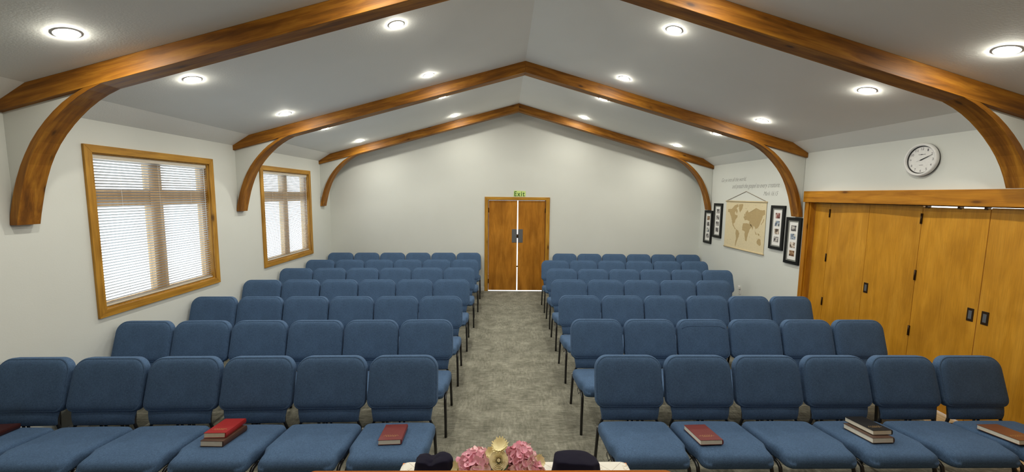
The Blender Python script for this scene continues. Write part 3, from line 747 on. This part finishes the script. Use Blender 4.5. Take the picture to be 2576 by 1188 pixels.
def make_chair():
    A = empty('stacking_chair')
    build_seat().build('seat', 'fabric', A)
    back_mesh().build('backrest', 'fabric', A)
    # lower fabric skirt of the back
    mb = MB(); rings = []
    for z, w in ((0.600, 0.235), (0.505, 0.238), (0.470, 0.232), (0.440, 0.227), (0.410, 0.224), (0.405, 0.220)):
        y = recline(z)+0.012 if z > 0.45 else recline(0.45)+0.012+(0.45-z)*0.10
        t = 0.024 if z > 0.406 else 0.016
        rings.append([(-w, y+t/2-0.002, z), (-w+0.012, y, z), (-w*0.5, y-0.003, z), (0, y-0.004, z), (w*0.5, y-0.003, z), (w-0.012, y, z), (w, y+t/2-0.002, z), (w-0.012, y+t, z), (0, y+t, z), (-w+0.012, y+t, z)])
    mb.loops(rings); mb.build('back_skirt', 'fabric', A)
    mb = MB()
    for s_ in (-1, 1):
        mb.tube([(s_*0.246, 0.362, 0.33), (s_*0.212, 0.372, 0.405), (s_*0.205, 0.392, 0.50), (s_*0.205, 0.430, 0.62)], 0.011, 8)
    mb.box(-0.226, 0.226, 0.36, 0.374, 0.345, 0.362)
    mb.box(-0.024, -0.010, 0.352, 0.362, 0.345, 0.415); mb.box(0.010, 0.024, 0.352, 0.362, 0.345, 0.415)
    mb.build('back_frame', 'metal', A)
    mb = MB()
    for s_ in (-1, 1):
        mb.tube([(s_*0.250, 0.358, 0.338), (s_*0.250, -0.06, 0.366)], 0.0115, 8)
    mb.tube([(-0.25, 0.02, 0.355), (0.25, 0.02, 0.355)], 0.009, 8); mb.tube([(-0.25, 0.27, 0.342), (0.25, 0.27, 0.342)], 0.009, 8)
    mb.build('seat_frame', 'metal', A)
    for s_ in (-1, 1):
        mb = MB(); mb.tube([(s_*0.250, -0.05, 0.365), (s_*0.250, -0.100, 0.362), (s_*0.251, -0.124, 0.348), (s_*0.252, -0.134, 0.320), (s_*0.256, -0.140, 0.15), (s_*0.257, -0.148, 0.002)], 0.0125, 10)
        mb.build('leg', 'metal', A)
        mb = MB(); mb.tube([(s_*0.250, 0.350, 0.350), (s_*0.253, 0.366, 0.22), (s_*0.256, 0.398, 0.002)], 0.0125, 10)
        mb.build('leg', 'metal', A)
    mb = MB()
    for s_ in (-1, ):
        mb.tube([(s_*0.250, 0.02, 0.362), (s_*0.266, 0.02, 0.362), (s_*0.266, 0.02, 0.335), (s_*0.266, -0.03, 0.330), (s_*0.250, -0.03, 0.352)], 0.003, 6)
    mb.build('ganging_hook', 'metal', A)
    return A
proto = make_chair()
CH_L = {1: ((-3.565, 3.013), (-0.786, 3.079)), 2: ((-3.530, 3.909), (-0.786, 3.993)), 3: ((-3.535, 4.858), (-0.791, 4.947)), 4: ((-3.535, 5.828), (-0.788, 5.949)),
        5: ((-3.523, 6.757), (-0.786, 6.930)), 6: ((-3.522, 7.640), (-0.770, 7.800)), 7: ((-3.520, 8.590), (-0.784, 8.725))}
CH_R = {1: ((1.003, 3.099), (3.815, 3.110), 6), 2: ((0.963, 4.041), (3.743, 4.062), 6), 3: ((0.972, 5.032), (3.736, 5.048), 6), 4: ((0.985, 5.989), (3.220, 5.997), 5),
        5: ((1.005, 6.890), (3.748, 6.870), 6), 6: ((1.002, 7.786), (3.787, 7.801), 6), 7: ((1.333, 8.715), (4.072, 8.712), 6)}
ORD = ['', 'front', 'second', 'third', 'fourth', 'fifth', 'sixth', 'back']
POS = ['beside the aisle', 'second from the aisle', 'third from the aisle', 'fourth from the aisle', 'fifth from the aisle', 'farthest from the aisle']
used = False; crnd = random.Random(11)
def place(x, y, rz, label, group):
    global used
    o = proto if not used else copy_tree(proto)
    used = True
    # y is where the top of the back stands
    o.location = (x+math.sin(rz)*0.487, y-math.cos(rz)*0.487, 0); o.rotation_euler = (0, 0, rz)
    tag(o, label, 'chair', group)
    return o
CHAIRS = {}
for r in range(1, 8):
    (xa, ya), (xb, yb) = CH_L[r]; a_ = math.atan2(yb-ya, xb-xa)
    for k in range(6):
        t = k/5; x, y = xa+(xb-xa)*t, ya+(yb-ya)*t
        CHAIRS['L', r, 6-k] = place(x, y, a_+crnd.uniform(-.004, .004), 'blue fabric chair in the %s row left of the aisle, %s' % (ORD[r], POS[5-k]), 'blue chairs left of the aisle')
    (xa, ya), (xb, yb), n = CH_R[r]; a_ = math.atan2(yb-ya, xb-xa)
    for k in range(n):
        t = k/(n-1); x, y = xa+(xb-xa)*t, ya+(yb-ya)*t
        ps = POS[k] if k < n-1 else POS[5]
        CHAIRS['R', r, k+1] = place(x, y, a_+crnd.uniform(-.004, .004), 'blue fabric chair in the %s row right of the aisle, %s' % (ORD[r], ps), 'blue chairs right of the aisle')
# one chair of the second row has a visible fold across its back
c = CHAIRS['R', 2, 3]
for ch in [q for q in COL.objects if q.parent == c and q.name.startswith('backrest')]:
    mb = back_mesh()
    pts = [(-0.225, recline(0.8)-0.0085-0.10*0.225**2, 0.800), (-0.17, recline(0.822)-0.0105-0.1*0.17**2, 0.822), (0, recline(0.828)-0.0118, 0.828), (0.17, recline(0.822)-0.0105-0.1*0.17**2, 0.822), (0.225, recline(0.8)-0.0085-0.10*0.225**2, 0.800)]
    q = MB(); q.tube(pts, 0.0028, 6); f_ = q.build('crease', 'fabric', ch)
c['label'] = 'blue fabric chair with a folded crease across its back, third in second row right'

# ------------------------------------------------------------------ books on the front row
def book(name, x, y, z, w, l, t, rz, cover, label, group, spine=1, tilt=0.0, gold=True, flex=False):
    """w across, l deep; spine on +x side when spine=1"""
    A = empty(name, (x, y, z), rz); A.rotation_euler = (tilt, 0, rz)
    tag(A, label, 'book', group)
    s_ = spine; ov = 0.003; ct_ = 0.0022
    mb = MB()
    mb.box(-w/2, w/2, -l/2, l/2, 0, ct_); mb.box(-w/2, w/2, -l/2, l/2, t-ct_, t)
    pts = []
    for k in range(7):
        an = -PI/2+PI*k/6; pts.append((s_*(w/2-0.004)+s_*0.008*math.cos(an), t/2+(t/2)*math.sin(an)))
    inner = [(s_*(w/2-0.006), t-ct_), (s_*(w/2-0.006), ct_)]
    mb.prism(pts+inner, 'y', -l/2, l/2)
    mb.build('cover', cover, A, bevel=0)
    mb = MB(); mb.box(*sorted((-s_*(w/2-ov), s_*(w/2-0.006))), -l/2+ov*0.6, l/2-ov, ct_, t-ct_); mb.build('page_block', 'page', A)
    if gold:
        mb = MB(); q = random.Random(int(abs(x)*100))
        for (zz, ww, n_) in ((-0.060, 0.36, 7), (-0.050, 0.30, 6), (-0.068, 0.22, 5)):
            u = -w*ww
            for _ in range(n_):
                lw = w*ww*2/n_*q.uniform(.5, .85)
                mb.add([(u, zz, t+0.0004), (u+lw, zz, t+0.0004), (u+lw, zz+0.0035*q.uniform(.6, 1.2), t+0.0004), (u, zz+0.0035, t+0.0004)], [(0, 1, 2, 3)])
                u += w*ww*2/n_
        mb.build('gilt_title', 'gold', A, fix=False)
    return A
M['cov_red'] = plain('red_leather', (0.34, 0.022, 0.020), 0.35)
M['cov_brown'] = plain('brown_leather', (0.075, 0.035, 0.022), 0.45)
M['cov_maroon'] = plain('maroon_cloth', (0.17, 0.032, 0.030), 0.5)
M['cov_black'] = plain('black_leather', (0.010, 0.009, 0.009), 0.4)
M['cov_tan'] = plain('chestnut_cover', (0.19, 0.068, 0.028), 0.4)
M['cov_dark'] = plain('dark_wine_cover', (0.05, 0.012, 0.010), 0.4)
BK = 'books lying on the front row seats'
def seat_z(y_world, top_y):
    yl = y_world-(top_y-0.487)
    return 0.462-0.045*max(0, (yl+0.03)/0.355)+0.006
TILT = -0.12
def on_seat(x, y, side, k):
    ty = (CH_L[1][0][1]+(CH_L[1][1][1]-CH_L[1][0][1])*(6-k)/5) if side == 'L' else CH_R[1][0][1]+(CH_R[1][1][1]-CH_R[1][0][1])*(k-1)/5
    return seat_z(y, ty)
book('book', -1.935, 2.650, on_seat(-1.935, 2.65, 'L', 3)+0.003, 0.155, 0.235, 0.036, -0.03, 'cov_brown', 'brown book with cream pages lying under the red book', BK, 1, TILT, False)
book('book', -1.952, 2.690, on_seat(-1.952, 2.69, 'L', 3)+0.041, 0.145, 0.222, 0.033, 0.03, 'cov_red', 'bright red leather book stacked on top of a brown book', BK, 1, TILT, True)
book('book', -0.770, 2.665, on_seat(-0.77, 2.66, 'L', 1)+0.003, 0.155, 0.232, 0.032, 0.06, 'cov_maroon', 'maroon book lying on the left front seat beside the aisle', BK, 1, TILT, True)
book('book', 1.425, 2.655, on_seat(1.42, 2.65, 'R', 2)+0.003, 0.160, 0.232, 0.032, 0.04, 'cov_maroon', 'maroon book lying on the second front seat right of the aisle', BK, 1, TILT, True)
book('book', 2.640, 2.675, on_seat(2.64, 2.67, 'R', 4)+0.003, 0.158, 0.232, 0.036, 0.03, 'cov_brown', 'dark brown book lying underneath the black book', BK, 1, TILT, False)
book('book', 2.672, 2.715, on_seat(2.67, 2.71, 'R', 4)+0.041, 0.145, 0.225, 0.032, 0.04, 'cov_black', 'black leather book stacked on top of a dark brown book', BK, 1, TILT, True)
book('book', 3.650, 2.655, on_seat(3.65, 2.65, 'R', 6)+0.003, 0.165, 0.245, 0.032, 0.03, 'cov_tan', 'chestnut brown book on the front seat nearest the folding doors', BK, 1, TILT, True)
book('book', -3.590, 2.700, on_seat(-3.53, 2.70, 'L', 6)+0.003, 0.165, 0.215, 0.032, 0.10, 'cov_dark', 'dark wine red book on the front seat nearest the left wall', BK, 1, TILT, False)

# ------------------------------------------------------------------ communion table, cloth, bags, flowers, lectern
TX0, TX1, TY0, TY1, TZ = -0.525, 0.662, 1.42, 1.985, 0.745
A = empty('low_table', ((TX0+TX1)/2, (TY0+TY1)/2, 0)); tag(A, 'small wooden table under the cream cloth in front of the lectern', 'table')
w2, d2 = (TX1-TX0)/2, (TY1-TY0)/2
mb = MB(); mb.box(-w2, w2, -d2, d2, TZ-0.03, TZ); mb.build('tabletop', 'lectern', A, grain=GX, bevel=0.004)
for sx in (-1, 1):
    for sy_ in (-1, 1):
        mb = MB(); mb.box(sx*(w2-0.06)-0.025, sx*(w2-0.06)+0.025, sy_*(d2-0.06)-0.025, sy_*(d2-0.06)+0.025, 0, TZ-0.03); mb.build('leg', 'lectern', A, grain=GZ, bevel=0.004)
# cloth
mb = MB(); rings = []; n = 14
def rr_pts(hx, hy, r, m_=8):
    pts = []
    for cxs, cys, a0 in ((1, 1, 0), (-1, 1, 90), (-1, -1, 180), (1, -1, 270)):
        for k in range(m_+1):
            a_ = math.radians(a0+90*k/m_); pts.append((cxs*(hx-r)+r*math.cos(a_), cys*(hy-r)+r*math.sin(a_)))
    out = []
    for i in range(len(pts)):
        a_, b_ = Vector(pts[i]), Vector(pts[(i+1) % len(pts)]); k = max(1, int((b_-a_).length/0.03))
        for j in range(k): out.append(tuple(a_.lerp(b_, j/k)))
    return out
base = rr_pts(w2+0.004, d2+0.004, 0.035)
cxt, cyt = (TX0+TX1)/2, (TY0+TY1)/2
for f, z in ((0.5, 0.0030), (0.96, 0.0030), (0.992, 0.0022), (1.0, -0.006)):
    rings.append([(u*f, v*f, z) for u, v in base])
for z in (-0.05, -0.12, -0.20):
    ring = []
    for i, (u, v) in enumerate(base):
        k = 1+(-z)*0.10+0.012*math.sin(i*0.9)*(-z/0.2); ring.append((u*k, v*k, z))
    rings.append(ring)
mb.loops(rings, cap0=True, cap1=False); o = mb.build('tablecloth', 'cloth', loc=(cxt, cyt, TZ)); tag(o, 'cream printed tablecloth draped over the low table', 'tablecloth')

# velvet bags
def bag(x, y, z, w, d, fn, label, seed):
    rnd2 = random.Random(seed); mb = MB(); n = 48; rings = []
    for t in [i/12 for i in range(13)]:
        ring = []
        for k in range(n):
            a_ = 2*PI*k/n; ca, sa = math.cos(a_), math.sin(a_)
            if t < 0.62: rad = 1.0-0.10*(t/0.62); hh = t/0.62
            else: rad = 0.90*math.cos((t-0.62)/0.38*PI/2*0.98); hh = 1.0
            fold = 1+0.030*math.sin(a_*5+seed)*min(1, t*2)+0.02*math.sin(a_*9+2*seed)
            px_ = math.copysign(abs(ca)**0.72, ca)*w/2*rad*fold; py_ = math.copysign(abs(sa)**0.72, sa)*d/2*rad*fold
            zz = fn(px_/(w/2), py_/(d/2))*hh
            if t >= 0.62: zz += 0.006*math.sin((t-0.62)/0.38*PI/2)*1.0
            ring.append((px_, py_, max(zz, 0.0)))
        rings.append(ring)
    mb.loops(rings)
    o = mb.build('velvet_bag', 'velvet', loc=(x, y, z)); tag(o, label, 'velvet bag', 'navy velvet bags on the table')
bag(-0.345, 1.885, TZ+0.004, 0.205, 0.10, lambda u, v: 0.090-0.018*math.exp(-((u+0.10)/0.16)**2)-0.010*(u < -0.8)+0.008*math.exp(-((u-0.5)/0.3)**2)-0.015*max(0, abs(u)-0.75), 'crumpled navy velvet bag standing left of the flowers', 1)
bag(0.372, 1.885, TZ+0.004, 0.252, 0.13, lambda u, v: 0.096-0.030*max(0, u-0.1)**1.3-0.020*max(0, -u-0.72)*2, 'smooth dark velvet bag with rounded top right of the flowers', 2)

# flower arrangement
A = empty('flower_arrangement', (-0.018, 1.865, TZ+0.0055)); tag(A, 'arrangement of pink hydrangeas with cream rose and yellow daisies', 'flowers')
mb = MB(); mb.lathe([(0.001, 0.0), (0.055, 0.0), (0.075, 0.02), (0.082, 0.045), (0.078, 0.045), (0.07, 0.02), (0.001, 0.006)], 24); mb.build('bowl', 'cup', A)
frnd = random.Random(4)
def frame_for(nv):
    nv = Vector(nv).normalized(); a_ = Vector((0, 0, 1)) if abs(nv.z) < 0.9 else Vector((1, 0, 0)); b1 = nv.cross(a_).normalized(); b2 = nv.cross(b1); return nv, b1, b2
def petal(mb, c, nv, ang, ln, wd, cup=0.3, droop=0.0, seg=4):
    nv, b1, b2 = frame_for(nv); d = b1*math.cos(ang)+b2*math.sin(ang); s_ = nv.cross(d)
    vs = []; c = Vector(c)
    for i in range(seg+1):
        t = i/seg; w_ = wd*math.sin(PI*(0.12+0.80*t))**0.7; h_ = ln*(cup*t*t-droop*t)
        for q in (-1, 0, 1): vs.append(c+d*(ln*t)+s_*(w_*q*0.5)+nv*(h_+(0.10*wd if q else 0)))
    fs = [(i*3+q, i*3+q+1, i*3+q+4, i*3+q+3) for i in range(seg) for q in (0, 1)]
    mb.add(vs, fs, True)
def hydrangea(c, rad, nf, squash=0.85):
    for mname, sel in (('pink', 0), ('pink2', 1)):
        mb = MB()
        for k in range(nf):
            if (k % 5 in (1, 3)) != bool(sel): continue
            ph = k*2.39996; zc = 1-1.55*(k+0.5)/nf; rr = math.sqrt(max(0, 1-zc*zc))
            nv = Vector((rr*math.cos(ph), rr*math.sin(ph), zc)); r_ = rad*frnd.uniform(0.82, 1.05)
            p0 = Vector(c)+Vector((nv.x*r_, nv.y*r_, nv.z*r_*squash)); nv2 = (nv+Vector([frnd.uniform(-.3, .3) for _ in range(3)])).normalized(); a0 = frnd.uniform(0, PI)
            for q in range(4): petal(mb, p0, nv2, a0+q*PI/2, 0.036*frnd.uniform(.85, 1.15), 0.037, 0.25)
        mb.build('hydrangea_bloom' if sel == 0 else 'hydrangea_petals', mname, A, fix=False)
def daisy(c, nv, rad, n=18):
    mb = MB()
    for lay in range(2):
        for k in range(n): petal(mb, Vector(c)+Vector(nv)*0.003*lay, nv, 2*PI*k/n+lay*0.17, rad*(1-0.2*lay)*frnd.uniform(.9, 1.08), 0.014, 0.45+0.15*lay)
    mb.build('daisy', 'yellow', A, fix=False)
def rose(c, nv, rad):
    mb = MB(); nv, b1, b2 = frame_for(nv); c = Vector(c)
    for lay, (k, r_, h_, op) in enumerate(((6, 1.0, 0.50, 0.95), (6, 0.86, 0.66, 0.8), (5, 0.71, 0.78, 0.6), (5, 0.57, 0.86, 0.45), (4, 0.43, 0.92, 0.3), (3, 0.30, 0.96, 0.2))):
        for q in range(k):
            a0 = 2*PI*q/k+lay*0.5; vs = []
            for i in range(5):
                t = i/4
                for j in range(5):
                    aa = a0+(j-2)/2*(PI/k)*1.35
                    rr = rad*(0.18+(r_-0.18)*(t**0.8))*(1+0.10*op*(t > 0.9)-0.05*(abs(j-2) == 2))
                    vs.append(c+(b1*math.cos(aa)+b2*math.sin(aa))*rr+nv*(rad*(h_*t*1.25-0.30*op*max(0, t-0.75)*4*0.25-0.10*(abs(j-2) == 2)*t)))
            mb.add(vs, [(i*5+j, i*5+j+1, i*5+j+6, i*5+j+5) for i in range(4) for j in range(4)], True)
    mb.lathe([(0.001, rad*0.98), (rad*0.06, rad*1.02), (rad*0.12, rad*1.05), (rad*0.18, rad*0.98), (rad*0.22, rad*0.72), (rad*0.2, rad*0.3), (rad*0.15, 0.0)], 16, mat=Matrix.Translation(c) @ nv.to_track_quat('Z', 'Y').to_matrix().to_4x4())
    mb.build('rose', 'cream', A, fix=False)
hydrangea((-0.120, 0.0, 0.068), 0.064, 44, 0.95)
hydrangea((0.110, 0.0, 0.092), 0.064, 44, 1.0)
hydrangea((0.165, -0.02, 0.050), 0.040, 18, 0.9)
rose((0.000, -0.030, 0.110), (0.0, -0.75, 0.65), 0.043)
daisy((0.006, 0.005, 0.158), (-0.15, -0.35, 0.9), 0.044)
daisy((-0.036, 0.0, 0.130), (-0.3, -0.6, 0.7), 0.030)
daisy((-0.212, 0.0, 0.048), (-0.6, -0.6, 0.6), 0.034)
daisy((0.195, 0.0, 0.082), (0.6, -0.6, 0.6), 0.036)
daisy((0.095, -0.07, 0.030), (0.1, -0.8, 0.6), 0.034)
mb = MB()
for k in range(40):
    a_ = frnd.uniform(0, 2*PI); r_ = frnd.uniform(0.0, 0.12); z = frnd.uniform(0.03, 0.11)
    petal(mb, (r_*math.cos(a_)*1.2, r_*math.sin(a_)*0.5, z), (math.cos(a_)*0.6, math.sin(a_)*0.6-0.3, 0.6), frnd.uniform(0, 6.28), 0.045, 0.022, 0.2)
mb.tube([(0, 0, 0.02), (0, 0, 0.10)], 0.012, 8)
mb.build('foliage', 'leafgreen', A, fix=False)

# lectern
A = empty('lectern', (-0.022, 0.60, 0.40)); tag(A, 'reddish wooden lectern top at the bottom edge, right in front of the viewer', 'lectern')
hwl = 0.388
mb = MB()
rings = []
tp = [(x, y) for x, y in rr_pts(hwl, 0.22, 0.016)]
mb.prism(tp, 'z', -0.028, 0.0)
o = mb.build('slanted_top', 'lectern', A, grain=GX, bevel=0.0)
o.location = (0, -0.018, 1.124); o.rotation_euler = (0.24, 0.0, 0)
mb = MB(); mb.box(-0.30, 0.30, -0.14, 0.12, 0.06, 1.05); mb.build('body', 'lectern', A, grain=GZ, bevel=0.004)
mb = MB(); mb.box(-0.34, 0.34, -0.18, 0.16, 0.0, 0.06); mb.build('plinth', 'lectern', A, grain=GX, bevel=0.006)
